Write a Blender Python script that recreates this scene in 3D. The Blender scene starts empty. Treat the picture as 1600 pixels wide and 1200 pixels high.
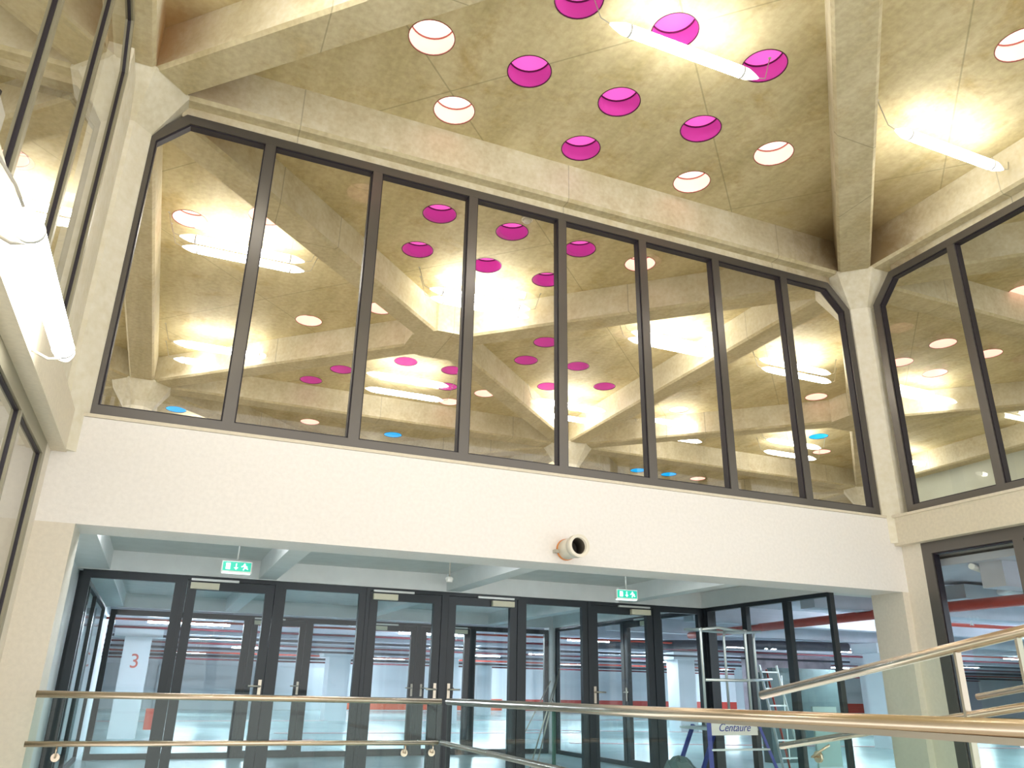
import bpy, bmesh, math, random
from mathutils import Vector, Matrix, geometry
random.seed(7)
SC = bpy.context.scene
C = SC.collection
ZO = 1.15            # everything is laid out with the eye at z = 0; the garage floor is 1.15 m below it

# ------------------------------------------------------------------ camera
F, PITCH, ROLL, YAW = 1228.9, .3689, .0184, .3981
fw = Vector((math.sin(YAW)*math.cos(PITCH), math.cos(YAW)*math.cos(PITCH), math.sin(PITCH)))
rt = Vector((math.cos(YAW), -math.sin(YAW), 0)); up = rt.cross(fw)
r2 = math.cos(ROLL)*rt + math.sin(ROLL)*up
u2 = -math.sin(ROLL)*rt + math.cos(ROLL)*up
cd = bpy.data.cameras.new('camera'); cam = bpy.data.objects.new('camera', cd); C.objects.link(cam)
M = Matrix.Identity(4)
for i in range(3):
    M[i][0] = r2[i]; M[i][1] = u2[i]; M[i][2] = -fw[i]
M.translation = (0, 0, ZO)
cam.matrix_world = M
cd.sensor_fit = 'HORIZONTAL'; cd.sensor_width = 36; cd.lens = F/1600*36
cd.clip_start = .05; cd.clip_end = 300
SC.camera = cam

# ------------------------------------------------------------------ world, exposure
w = bpy.data.worlds.new('world'); SC.world = w; w.use_nodes = True
w.node_tree.nodes['Background'].inputs[0].default_value = (1, .97, .93, 1)
w.node_tree.nodes['Background'].inputs[1].default_value = 1.7  # added even fill light, entering where rear and side walls are left out
SC.view_settings.view_transform = 'Standard'; SC.view_settings.look = 'None'
SC.view_settings.exposure = 0.50; SC.view_settings.gamma = 1; SC.view_settings.use_curve_mapping = False
try:
    SC.cycles.use_denoising = True
    SC.cycles.max_bounces = 10; SC.cycles.diffuse_bounces = 5; SC.cycles.glossy_bounces = 4
    SC.cycles.transparent_max_bounces = 24; SC.cycles.transmission_bounces = 6
    SC.cycles.sample_clamp_indirect = 8; SC.cycles.use_light_tree = True
    SC.cycles.caustics_reflective = False; SC.cycles.caustics_refractive = False
except Exception:
    pass
LAMP_UP = 15.5       # radiance of the warm white tubes upstairs
LAMP_LOW = 98.0      # radiance of the cold tubes in the garage

# ------------------------------------------------------------------ materials
def newmat(name):
    m = bpy.data.materials.new(name); m.use_nodes = True
    nt = m.node_tree; return m, nt, nt.nodes['Principled BSDF']
def plain(name, col, rough=.5, metal=0, spec=.5, bump=0, bscale=40, var=0):
    m, nt, b = newmat(name)
    b.inputs['Base Color'].default_value = (*col, 1); b.inputs['Roughness'].default_value = rough
    b.inputs['Metallic'].default_value = metal; b.inputs['Specular IOR Level'].default_value = spec
    if bump or var:
        tc = nt.nodes.new('ShaderNodeTexCoord')
        n = nt.nodes.new('ShaderNodeTexNoise'); n.inputs['Scale'].default_value = bscale; n.inputs['Detail'].default_value = 5
        nt.links.new(tc.outputs['Object'], n.inputs['Vector'])
        if bump:
            bp = nt.nodes.new('ShaderNodeBump'); bp.inputs['Strength'].default_value = bump; bp.inputs['Distance'].default_value = .02
            nt.links.new(n.outputs['Fac'], bp.inputs['Height']); nt.links.new(bp.outputs['Normal'], b.inputs['Normal'])
        if var:
            cr = nt.nodes.new('ShaderNodeValToRGB')
            cr.color_ramp.elements[0].position = .35; cr.color_ramp.elements[1].position = .65
            cr.color_ramp.elements[0].color = (*[c*(1-var) for c in col], 1); cr.color_ramp.elements[1].color = (*col, 1)
            nt.links.new(n.outputs['Fac'], cr.inputs['Fac']); nt.links.new(cr.outputs['Color'], b.inputs['Base Color'])
    return m
def concrete(name, c_lo, c_hi, stain, stain_amt=.5, joints=True, scale=1.0, rough=.65, stains=False):
    m, nt, b = newmat(name); N = nt.nodes; L = nt.links
    tc = N.new('ShaderNodeTexCoord'); mp = N.new('ShaderNodeMapping')
    mp.inputs['Rotation'].default_value = (0, 0, math.radians(38)); mp.inputs['Scale'].default_value = (1, .22, .6)
    L.new(tc.outputs['Object'], mp.inputs['Vector'])
    n1 = N.new('ShaderNodeTexNoise'); n1.inputs['Scale'].default_value = 2.6*scale; n1.inputs['Detail'].default_value = 8; n1.inputs['Roughness'].default_value = .62
    L.new(mp.outputs['Vector'], n1.inputs['Vector'])
    r1 = N.new('ShaderNodeValToRGB'); r1.color_ramp.elements[0].position = .32; r1.color_ramp.elements[1].position = .68
    r1.color_ramp.elements[0].color = (*c_lo, 1); r1.color_ramp.elements[1].color = (*c_hi, 1)
    L.new(n1.outputs['Fac'], r1.inputs['Fac'])
    n2 = N.new('ShaderNodeTexNoise'); n2.inputs['Scale'].default_value = 1.7*scale; n2.inputs['Detail'].default_value = 9; n2.inputs['Roughness'].default_value = .7; n2.inputs['Distortion'].default_value = .4
    L.new(tc.outputs['Object'], n2.inputs['Vector'])
    r2_ = N.new('ShaderNodeValToRGB'); r2_.color_ramp.elements[0].position = .52; r2_.color_ramp.elements[1].position = .72
    r2_.color_ramp.elements[0].color = (0, 0, 0, 1); r2_.color_ramp.elements[1].color = (1, 1, 1, 1)
    L.new(n2.outputs['Fac'], r2_.inputs['Fac'])
    sm = N.new('ShaderNodeMath'); sm.operation = 'MULTIPLY'; sm.inputs[1].default_value = stain_amt
    L.new(r2_.outputs['Color'], sm.inputs[0])
    mx = N.new('ShaderNodeMixRGB'); mx.inputs[2].default_value = (*stain, 1)
    L.new(sm.outputs[0], mx.inputs[0]); L.new(r1.outputs['Color'], mx.inputs[1])
    out = mx.outputs[0]
    # fine pale mottling
    n3 = N.new('ShaderNodeTexNoise'); n3.inputs['Scale'].default_value = 14*scale; n3.inputs['Detail'].default_value = 6
    L.new(tc.outputs['Object'], n3.inputs['Vector'])
    mm = N.new('ShaderNodeMixRGB'); mm.blend_type = 'OVERLAY'; mm.inputs[0].default_value = .35
    L.new(out, mm.inputs[1]); L.new(n3.outputs['Fac'], mm.inputs[2]); out = mm.outputs[0]
    if joints == 'axis':
        geo0 = N.new('ShaderNodeNewGeometry'); sp = N.new('ShaderNodeSeparateXYZ'); L.new(geo0.outputs['Position'], sp.inputs[0]); last = None
        for ax, per, off in (('X', 3.057, .5), ('Y', 4.378, 9.1)):
            d = N.new('ShaderNodeMath'); d.operation = 'ADD'; d.inputs[1].default_value = per*20-off; L.new(sp.outputs[ax], d.inputs[0])
            e = N.new('ShaderNodeMath'); e.operation = 'MODULO'; e.inputs[1].default_value = per; L.new(d.outputs[0], e.inputs[0])
            g = N.new('ShaderNodeMath'); g.operation = 'LESS_THAN'; g.inputs[1].default_value = .012; L.new(e.outputs[0], g.inputs[0])
            if last is None: last = g
            else:
                h = N.new('ShaderNodeMath'); h.operation = 'MAXIMUM'; L.new(last.outputs[0], h.inputs[0]); L.new(g.outputs[0], h.inputs[1]); last = h
        k = N.new('ShaderNodeMath'); k.operation = 'MULTIPLY'; k.inputs[1].default_value = .5; L.new(last.outputs[0], k.inputs[0])
        jm = N.new('ShaderNodeMixRGB'); jm.inputs[2].default_value = (*[c*.45 for c in c_lo], 1)
        L.new(k.outputs[0], jm.inputs[0]); L.new(out, jm.inputs[1]); out = jm.outputs[0]
    elif joints:
        sp = N.new('ShaderNodeSeparateXYZ'); m2 = N.new('ShaderNodeMapping'); m2.inputs['Rotation'].default_value = (0, 0, math.radians(45))
        L.new(tc.outputs['Object'], m2.inputs['Vector']); L.new(m2.outputs['Vector'], sp.inputs[0])
        last = None
        for ax, per, off in (('X', 2.43, .4), ('Y', 3.2, 1.1)):
            d = N.new('ShaderNodeMath'); d.operation = 'ADD'; d.inputs[1].default_value = 50+off; L.new(sp.outputs[ax], d.inputs[0])
            e = N.new('ShaderNodeMath'); e.operation = 'MODULO'; e.inputs[1].default_value = per; L.new(d.outputs[0], e.inputs[0])
            g = N.new('ShaderNodeMath'); g.operation = 'LESS_THAN'; g.inputs[1].default_value = .016; L.new(e.outputs[0], g.inputs[0])
            if last is None: last = g
            else:
                h = N.new('ShaderNodeMath'); h.operation = 'MAXIMUM'; L.new(last.outputs[0], h.inputs[0]); L.new(g.outputs[0], h.inputs[1]); last = h
        k = N.new('ShaderNodeMath'); k.operation = 'MULTIPLY'; k.inputs[1].default_value = .45; L.new(last.outputs[0], k.inputs[0])
        jm = N.new('ShaderNodeMixRGB'); jm.inputs[2].default_value = (*[c*.45 for c in c_lo], 1)
        L.new(k.outputs[0], jm.inputs[0]); L.new(out, jm.inputs[1]); out = jm.outputs[0]
    if stains:   # rust and damp marks that sit at the column heads
        geo = N.new('ShaderNodeNewGeometry')
        for (sx, sy, sz, sr, scol, samt) in ((7.82, 6.72, 5.63, .95, (.17, .10, .04), .9), (8.32, 6.62, 5.65, .42, (.42, .20, .04), .85), (-.66, 6.62, 5.62, .75, (.30, .17, .07), .6), (-1.0, 6.45, 5.6, .42, (.45, .26, .08), .8), (-.5, 7.55, 5.6, .6, (.34, .20, .07), .6), (7.3, 6.3, 5.76, 1.3, (.34, .25, .12), .5)):
            vd = N.new('ShaderNodeVectorMath'); vd.operation = 'DISTANCE'; vd.inputs[1].default_value = (sx, sy, sz+ZO)
            L.new(geo.outputs['Position'], vd.inputs[0])
            nz = N.new('ShaderNodeMath'); nz.operation = 'MULTIPLY_ADD'; nz.inputs[1].default_value = sr*1.3; nz.inputs[2].default_value = -sr*.65; L.new(n2.outputs['Fac'], nz.inputs[0])
            ad = N.new('ShaderNodeMath'); ad.operation = 'ADD'; L.new(vd.outputs['Value'], ad.inputs[0]); L.new(nz.outputs[0], ad.inputs[1])
            mr = N.new('ShaderNodeMapRange'); mr.inputs['From Min'].default_value = sr*.35; mr.inputs['From Max'].default_value = sr; mr.inputs['To Min'].default_value = samt; mr.inputs['To Max'].default_value = 0
            L.new(ad.outputs[0], mr.inputs['Value'])
            sx_ = N.new('ShaderNodeMixRGB'); sx_.inputs[2].default_value = (*scol, 1); L.new(mr.outputs[0], sx_.inputs[0]); L.new(out, sx_.inputs[1]); out = sx_.outputs[0]
    L.new(out, b.inputs['Base Color'])
    b.inputs['Roughness'].default_value = rough; b.inputs['Specular IOR Level'].default_value = .35
    bp = N.new('ShaderNodeBump'); bp.inputs['Strength'].default_value = .12; bp.inputs['Distance'].default_value = .02
    L.new(n3.outputs['Fac'], bp.inputs['Height']); L.new(bp.outputs['Normal'], b.inputs['Normal'])
    return m
def emit(name, col, s, mix=None):
    m = bpy.data.materials.new(name); m.use_nodes = True; nt = m.node_tree
    b = nt.nodes['Principled BSDF']; b.inputs['Base Color'].default_value = (*col, 1)
    b.inputs['Emission Color'].default_value = (*col, 1); b.inputs['Emission Strength'].default_value = s
    b.inputs['Roughness'].default_value = .3
    return m
def thin_glass(name, tint, ior=1.5, gain=1.0, base=.0):
    m = bpy.data.materials.new(name); m.use_nodes = True; nt = m.node_tree; nt.nodes.clear()
    o = nt.nodes.new('ShaderNodeOutputMaterial'); mx = nt.nodes.new('ShaderNodeMixShader')
    t = nt.nodes.new('ShaderNodeBsdfTransparent'); t.inputs[0].default_value = (*tint, 1)
    g = nt.nodes.new('ShaderNodeBsdfGlossy'); g.inputs['Roughness'].default_value = .0
    lw_ = nt.nodes.new('ShaderNodeLayerWeight'); lw_.inputs[0].default_value = .5
    fr = nt.nodes.new('ShaderNodeMath'); fr.operation = 'POWER'; fr.inputs[1].default_value = ior; nt.links.new(lw_.outputs['Facing'], fr.inputs[0])
    ma = nt.nodes.new('ShaderNodeMath'); ma.operation = 'MULTIPLY_ADD'; ma.inputs[1].default_value = gain; ma.inputs[2].default_value = base; ma.use_clamp = True
    nt.links.new(fr.outputs[0], ma.inputs[0]); nt.links.new(ma.outputs[0], mx.inputs[0])
    nt.links.new(t.outputs[0], mx.inputs[1]); nt.links.new(g.outputs[0], mx.inputs[2]); nt.links.new(mx.outputs[0], o.inputs[0])
    return m

CEIL = concrete('board_marked_concrete', (.50, .425, .225), (.70, .615, .385), (.44, .31, .11), .75, stains=True)
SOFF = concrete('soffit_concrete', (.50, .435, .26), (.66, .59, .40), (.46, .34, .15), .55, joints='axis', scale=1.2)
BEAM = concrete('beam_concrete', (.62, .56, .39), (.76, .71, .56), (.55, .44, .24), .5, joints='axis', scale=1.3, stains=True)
COLM = concrete('column_concrete', (.70, .66, .53), (.78, .75, .64), (.62, .52, .33), .25, joints=False)
CAPM = concrete('capital_concrete', (.60, .56, .42), (.72, .68, .55), (.5, .40, .2), .3, joints=False)
WHITE = plain('white_plaster', (.87, .85, .835), .6, bump=.06, bscale=30, var=.05)
BANDM = plain('cream_plaster', (.74, .68, .55), .65, bump=.06, bscale=30, var=.08)
PIERM = plain('pier_plaster', (.76, .71, .62), .6, bump=.06, bscale=30, var=.06)
COOLW = plain('cool_white_paint', (.78, .80, .80), .6, var=.05, bscale=6)
VEST = plain('vestibule_ceiling_paint', (.68, .69, .67), .65, var=.08, bscale=5)
FRAME = plain('dark_bronze_metal', (.14, .13, .12), .28, metal=.5)
FRAMES = plain('olive_grey_metal', (.30, .28, .20), .4, metal=.3)
FRAMEL = plain('dark_slate_metal', (.018, .024, .030), .4, metal=.1)
GASK = plain('black_gasket', (.012, .008, .016), .5)
STEEL = plain('brushed_steel', (.66, .56, .45), .27, metal=1)
STEELD = plain('satin_steel', (.55, .50, .42), .35, metal=1)
ALU = plain('aluminium', (.68, .74, .74), .35, metal=.8)
BLUEM = plain('blue_paint', (.03, .05, .30), .4)
REDM = plain('red_pipe_paint', (.50, .055, .03), .4)
DARKR = plain('dark_red_pipe_paint', (.16, .02, .03), .4)
REDB = plain('red_wall_paint', (.55, .06, .045), .5)
ORNG = plain('orange_red_paint', (.75, .10, .03), .5)
DARKP = plain('dark_pipe', (.05, .045, .06), .5)
GREYP = plain('grey_duct', (.42, .44, .46), .5)
PVC = plain('cream_pvc', (.80, .76, .66), .4)
PVCIN = plain('pipe_inside', (.055, .048, .036), .6)
ORIN = plain('orange_collar', (.75, .28, .07), .5)
CREAMB = plain('beige_casing', (.72, .68, .52), .45)
SILVER = plain('silver_casing', (.66, .68, .66), .35, metal=.3)
WHTP = plain('white_plastic', (.82, .80, .76), .4)
GRYBOX = plain('grey_plastic', (.5, .48, .42), .5)
BLACK = plain('black_rubber', (.015, .015, .018), .6)
GARC = plain('garage_ceiling_paint', (.60, .60, .66), .6, var=.08, bscale=2)
GARB = plain('garage_beam_paint', (.52, .52, .58), .6, var=.1, bscale=3)
GARW = plain('garage_wall_paint', (.74, .78, .82), .6, var=.05, bscale=1)
SHUT = plain('shutter_slats', (.55, .60, .63), .45, metal=.2)
GARF = plain('garage_floor_resin', (.52, .68, .69), .22, var=.18, bscale=.7)
REDL = plain('floor_line_paint', (.62, .22, .24), .35)
GLASS_UP = thin_glass('upper_window_glass', (.985, .985, .97), 5, .9, .06)
GLASS_SIDE = thin_glass('side_window_glass', (.97, .975, .95), 4, .8, .05)
GLASS_RIGHT = thin_glass('right_window_glass', (.95, .97, .95), 5, .9, .06)
GLASS_LOW = thin_glass('door_glass', (.93, .975, .98), 5, .8, .03)
GLASS_BAL = thin_glass('balustrade_glass', (.93, .98, .965), 5, .6, .02)
EDGE = plain('green_glass_edge', (.03, .12, .10), .2)
TUBE = emit('lit_tube', (1, .97, .93), LAMP_UP)
FILLT = emit('added_fill_strip', (.92, .96, 1), 14.0)
TUBEC = emit('lit_cold_tube', (.82, .90, 1), LAMP_LOW)
CAPW = emit('frosted_end_cap', (1, .97, .92), 2.2)
HOLE = {}
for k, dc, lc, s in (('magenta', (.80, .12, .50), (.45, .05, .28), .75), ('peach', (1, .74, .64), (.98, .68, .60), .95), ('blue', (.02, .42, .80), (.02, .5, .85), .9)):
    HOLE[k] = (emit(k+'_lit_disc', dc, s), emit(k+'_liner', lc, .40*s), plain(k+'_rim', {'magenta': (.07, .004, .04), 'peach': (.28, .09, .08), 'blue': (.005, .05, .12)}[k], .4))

# ------------------------------------------------------------------ mesh helpers
class MB:
    def __init__(s): s.bm = bmesh.new()
    def box(s, x0, x1, y0, y1, z0, z1):
        v = [s.bm.verts.new(p) for p in ((x0,y0,z0),(x1,y0,z0),(x1,y1,z0),(x0,y1,z0),(x0,y0,z1),(x1,y0,z1),(x1,y1,z1),(x0,y1,z1))]
        for f in ((0,3,2,1),(4,5,6,7),(0,1,5,4),(1,2,6,5),(2,3,7,6),(3,0,4,7)): s.bm.faces.new([v[i] for i in f])
        return s
    def bar(s, a, b, w, h, upv=(0,0,1)):
        a = Vector(a); b = Vector(b); d = (b-a).normalized(); upv = Vector(upv)
        if abs(d.dot(upv)) > .99: upv = Vector((0,1,0))
        sx = d.cross(upv).normalized(); sz = sx.cross(d)
        q = []
        for e in (a, b):
            for i, j in ((-1,-1),(1,-1),(1,1),(-1,1)): q.append(s.bm.verts.new(e + sx*i*w/2 + sz*j*h/2))
        for f in ((0,1,2,3),(7,6,5,4),(0,4,5,1),(1,5,6,2),(2,6,7,3),(3,7,4,0)): s.bm.faces.new([q[i] for i in f])
        return s
    def tube(s, pts, r, n=12, caps=True):
        pts = [Vector(p) for p in pts]; rs = r if isinstance(r, (list, tuple)) else [r]*len(pts)
        rings = []; ref = None
        for i, p in enumerate(pts):
            if i == 0: d = pts[1]-p
            elif i == len(pts)-1: d = p-pts[i-1]
            else: d = (pts[i+1]-p).normalized()+(p-pts[i-1]).normalized()
            d.normalize()
            if ref is None: ref = d.orthogonal().normalized()
            x = (ref - d*ref.dot(d)).normalized(); ref = x; y = d.cross(x)
            rings.append([s.bm.verts.new(p + (x*math.cos(2*math.pi*k/n)+y*math.sin(2*math.pi*k/n))*rs[i]) for k in range(n)])
        for a, b in zip(rings, rings[1:]):
            for k in range(n): s.bm.faces.new((a[k], a[(k+1)%n], b[(k+1)%n], b[k])).smooth = True
        if caps:
            s.bm.faces.new(rings[0][::-1]); s.bm.faces.new(rings[-1])
        return s
    def poly(s, pts):
        s.bm.faces.new([s.bm.verts.new(p) for p in pts]); return s
    def prism(s, pts2, lift, lo, hi):
        # pts2: outline; lift(u, v, t) -> 3d
        a = [s.bm.verts.new(lift(u, v, lo)) for u, v in pts2]; b = [s.bm.verts.new(lift(u, v, hi)) for u, v in pts2]
        n = len(a)
        s.bm.faces.new(a[::-1]); s.bm.faces.new(b)
        for i in range(n): s.bm.faces.new((a[i], a[(i+1)%n], b[(i+1)%n], b[i]))
        return s
    def ball(s, c, r, n=12, sz=1):
        g = bmesh.ops.create_uvsphere(s.bm, u_segments=n, v_segments=n//2+2, radius=r)
        for v in g['verts']: v.co = Vector((v.co.x, v.co.y, v.co.z*sz)) + Vector(c)
        return s
    def build(s, name, mat, parent=None, bevel=0, label=None):
        if bevel:
            bmesh.ops.bevel(s.bm, geom=[e for e in s.bm.edges if e.calc_face_angle(0) > .6], offset=bevel, segments=1, affect='EDGES')
        bmesh.ops.recalc_face_normals(s.bm, faces=s.bm.faces)
        off = Vector((0, 0, 0)); p = parent
        while p is not None: off += p.location; p = p.parent
        own = Vector((0, 0, 0))
        if parent is None:      # origin at the foot of the mesh
            xs = [v.co for v in s.bm.verts]
            own = Vector((sum(v.x for v in xs)/len(xs), sum(v.y for v in xs)/len(xs), min(v.z for v in xs)))
        for v in s.bm.verts: v.co -= off+own
        me = bpy.data.meshes.new(name); s.bm.to_mesh(me); s.bm.free()
        for m in (mat if isinstance(mat, (list, tuple)) else [mat]): me.materials.append(m)
        o = bpy.data.objects.new(name, me); o.location = own; C.objects.link(o); o.parent = parent
        if label: o['label'] = label
        return o
def thing(name, label, cat, loc, group=None):
    o = bpy.data.objects.new(name, None); o.empty_display_size = .1; C.objects.link(o); o.location = loc
    o['label'] = label; o['category'] = cat
    if group: o['group'] = group
    return o
def tag(o, label, cat, group=None):
    o['label'] = label; o['category'] = cat
    if group: o['group'] = group
    return o
def struct(o): o['kind'] = 'structure'; return o
def sroot(name, loc):
    o = bpy.data.objects.new(name, None); o.empty_display_size = .1; C.objects.link(o); o.location = loc
    return struct(o)
def text_part(name, body, size, mat, parent, loc, rot, depth=.002, shear=0):
    cu = bpy.data.curves.new(name+'_c', 'FONT'); cu.body = body; cu.size = size; cu.extrude = depth
    cu.align_x = 'CENTER'; cu.align_y = 'CENTER'; cu.shear = shear
    t = bpy.data.objects.new(name+'_t', cu); C.objects.link(t)
    dg = bpy.context.evaluated_depsgraph_get()
    me = bpy.data.meshes.new_from_object(t.evaluated_get(dg)); me.name = name
    bpy.data.objects.remove(t)
    me.materials.clear(); me.materials.append(mat)
    me.transform(Matrix.Translation(Vector(loc)-parent.location) @ rot)
    o = bpy.data.objects.new(name, me); C.objects.link(o); o.parent = parent
    return o

# ------------------------------------------------------------------ main dimensions
XA, XB, LX = -1.063, 8.109, 9.172
Y0, LY, LYF = 7.085, 8.756, 9.172
ZS, ZC = 5.27, 5.763            # beam soffit, ceiling plate
ZCAP = 4.83
ZUF = 1.70                      # top of the upper floor slab
WO, WD = .21, .20
xs = [XA-LX, XA, XB, XB+LX, XB+2*LX]
ys = [Y0-LYF, Y0, Y0+LY, Y0+2*LY, Y0+3*LY]

# ------------------------------------------------------------------ ceiling with round openings
HR = .222
SKY = [  # x, y, colour, label
 (1.49,5.67,'peach','peach-lit round skylight, leftmost in the ceiling in front of the wide window'),
 (2.02,6.54,'peach','peach-lit round skylight close above the window beam, left of the magenta ones'),
 (2.56,4.70,'magenta','magenta round skylight cut by the top edge, left of the long ceiling lamp'),
 (2.52,5.69,'magenta','magenta round skylight between the upper left peach one and the ceiling lamp'),
 (3.55,6.54,'magenta','magenta round skylight nearest the beam over the wide window'),
 (3.55,4.66,'magenta','magenta round skylight half behind the middle of the front ceiling lamp'),
 (3.56,5.70,'magenta','magenta round skylight below the front ceiling lamp, middle of its row'),
 (5.07,6.55,'peach','peach-lit round skylight close above the window beam, right of the magenta ones'),
 (4.60,4.67,'magenta','magenta round skylight at the right tip of the front ceiling lamp'),
 (4.59,5.70,'magenta','magenta round skylight right below the right tip of the front ceiling lamp'),
 (5.60,5.71,'peach','peach-lit round skylight beside the dark stained beam on its left'),
 (6.62,3.46,'peach','peach-lit round skylight cut by the right edge near the top corner'),
 (2.50,8.49,'magenta','magenta round skylight seen at the top left through the wide window'),
 (3.53,8.49,'magenta','magenta round skylight just left of the small white ceiling detector'),
 (4.57,8.50,'magenta','magenta round skylight behind the window, right of the ceiling detector'),
 (5.55,8.50,'peach','peach-lit round skylight crossed by a window post, right of the magenta rows'),
 (2.50,9.48,'magenta','magenta round skylight behind the window, leftmost of its lower row'),
 (3.55,9.48,'magenta','magenta round skylight behind the window, beside the fourth glass post'),
 (4.53,9.50,'magenta','magenta round skylight behind the window, half hidden by the fifth post'),
 (-.50,10.0,'peach','peach-lit round skylight in the far left pane above a pair of tubes'),
 (-2.53,9.45,'peach','peach-lit round skylight at the left edge, seen through the side window'),
 (.42,9.50,'peach','sliver of a peach skylight between a window post and the diagonal beam'),
 (1.49,12.50,'peach','peach-lit round skylight above the left diagonal rib in the second pane'),
 (2.48,11.52,'peach','sliver of a peach skylight cut by the diagonal beam in the third pane'),
 (2.01,15.31,'magenta','small magenta skylight, lowest left in the second pane'),
 (2.46,14.47,'magenta','small magenta skylight beside the third window post, second from the left'),
 (3.49,13.53,'magenta','magenta skylight above the far pair of tubes in the third pane'),
 (4.44,13.57,'magenta','magenta skylight at the right edge of the third pane'),
 (4.62,14.46,'magenta','magenta skylight just behind the right end of the far tube'),
 (4.98,15.32,'peach','small peach skylight at the end of the lower far tube'),
 (5.48,14.50,'peach','small peach skylight in the fourth pane left of the diagonal beam'),
 (5.51,11.58,'magenta','magenta skylight under the long beam in the fourth pane, upper one'),
 (5.53,12.49,'magenta','magenta skylight with bright streaks low in the fourth pane'),
 (6.54,12.33,'magenta','magenta skylight in the fifth pane beneath the long beam'),
 (6.50,13.55,'magenta','small magenta skylight above the pair of tubes by the fifth post'),
 (7.53,13.05,'magenta','small magenta skylight alone in the lower fifth pane'),
 (9.69,13.58,'peach','small peach skylight above the tubes in the sixth pane'),
 (4.50,18.20,'blue','blue round skylight at the foot of the third pane'),
 (-.46,18.52,'blue','blue round skylight at the foot of the far left pane'),
 (11.62,18.38,'blue','blue round skylight left of the sixth window post near the sill'),
 (12.62,18.36,'blue','blue round skylight right of the sixth window post near the sill'),
 (13.64,18.40,'peach','tiny peach skylight beside the two blue ones above the sill'),
 (13.79,13.75,'blue','blue round skylight in the rightmost pane of the wide window'),
 (11.78,11.67,'peach','peach-lit skylight in the rightmost pane above the blue one'),
 (14.80,14.72,'peach','sliver of a peach skylight under the blue one in the rightmost pane'),
 (2.46,18.08,'peach','small peach skylight at the foot of the second pane'),
 (11.82,8.65,'peach','peach-lit skylight highest in the left pane of the right-hand window'),
 (12.93,8.62,'peach','peach-lit skylight behind the post of the right-hand window'),
 (11.84,9.58,'peach','peach-lit skylight beside the white column in the right-hand window'),
 (12.85,9.69,'peach','peach-lit skylight, lowest in the left pane of the right-hand window'),
 (11.26,6.76,'peach','peach-lit skylight at the right edge of the photo in the right-hand window'),
]
def ceiling():
    pts = []; edges = []
    X0, X1, Yl, Yh = xs[0], xs[-1], ys[0]-2, ys[-1]
    nx, ny = 12, 12
    grid = []
    for i in range(nx+1):
        for j in range(ny+1):
            p = Vector((X0+(X1-X0)*i/nx, Yl+(Yh-Yl)*j/ny))
            if i in (0, nx) or j in (0, ny) or all((p-Vector(s[:2])).length > .5 for s in SKY): pts.append(p)
    K = 32
    for x, y, c, l in SKY:
        b = len(pts)
        for k in range(K): pts.append(Vector((x+HR*math.cos(2*math.pi*k/K), y+HR*math.sin(2*math.pi*k/K))))
        for k in range(K): edges.append((b+k, b+(k+1)%K))
    vs, es, fs, *_ = geometry.delaunay_2d_cdt(pts, edges, [], 0, 1e-5)
    m = MB(); vv = [m.bm.verts.new((v.x, v.y, ZC)) for v in vs]
    for f in fs:
        c = sum((vs[i] for i in f), Vector((0, 0)))/len(f)
        if any((c-Vector(s[:2])).length < HR*.9925 for s in SKY): continue
        m.bm.faces.new([vv[i] for i in f])
    g = bmesh.ops.extrude_face_region(m.bm, geom=list(m.bm.faces))
    for v in g['geom']:
        if isinstance(v, bmesh.types.BMVert): v.co.z += .2
    struct(m.build('ceiling', CEIL))
ceiling()
for x, y, col, lab in SKY:
    disc, liner, rim = HOLE[col]
    o = thing('round_skylight', lab, 'skylight', (x, y, ZC), 'round coloured skylights in the concrete ceiling')
    K = 32
    m = MB(); a = []; b = []
    for k in range(K):
        c_, s_ = math.cos(2*math.pi*k/K), math.sin(2*math.pi*k/K)
        a.append(m.bm.verts.new((x+(HR-.006)*c_, y+(HR-.006)*s_, ZC+.004))); b.append(m.bm.verts.new((x+(HR-.006)*c_, y+(HR-.006)*s_, ZC+.21)))
    for k in range(K): m.bm.faces.new((a[k], a[(k+1)%K], b[(k+1)%K], b[k])).smooth = True
    m.build('liner', liner, o)
    m = MB(); m.poly([(x+(HR-.004)*math.cos(2*math.pi*k/K), y+(HR-.004)*math.sin(2*math.pi*k/K), ZC+.21) for k in range(K)]); m.build('glass_disc', disc, o)
    for z, nm, rr, hh in ((ZC+.19, 'gasket_ring', HR-.016, .014), (ZC-.004, 'rim', HR-.006, .012)):
        m = MB(); q = []
        for k in range(K):
            c_, s_ = math.cos(2*math.pi*k/K), math.sin(2*math.pi*k/K)
            q.append([m.bm.verts.new((x+r*c_, y+r*s_, z+h)) for r, h in ((rr, 0), (rr+.009, 0), (rr+.009, hh), (rr, hh))])
        for k in range(K):
            p, n = q[k], q[(k+1)%K]
            for i in range(4): m.bm.faces.new((p[i], p[(i+1)%4], n[(i+1)%4], n[i]))
        m.build(nm, rim, o)

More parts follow.
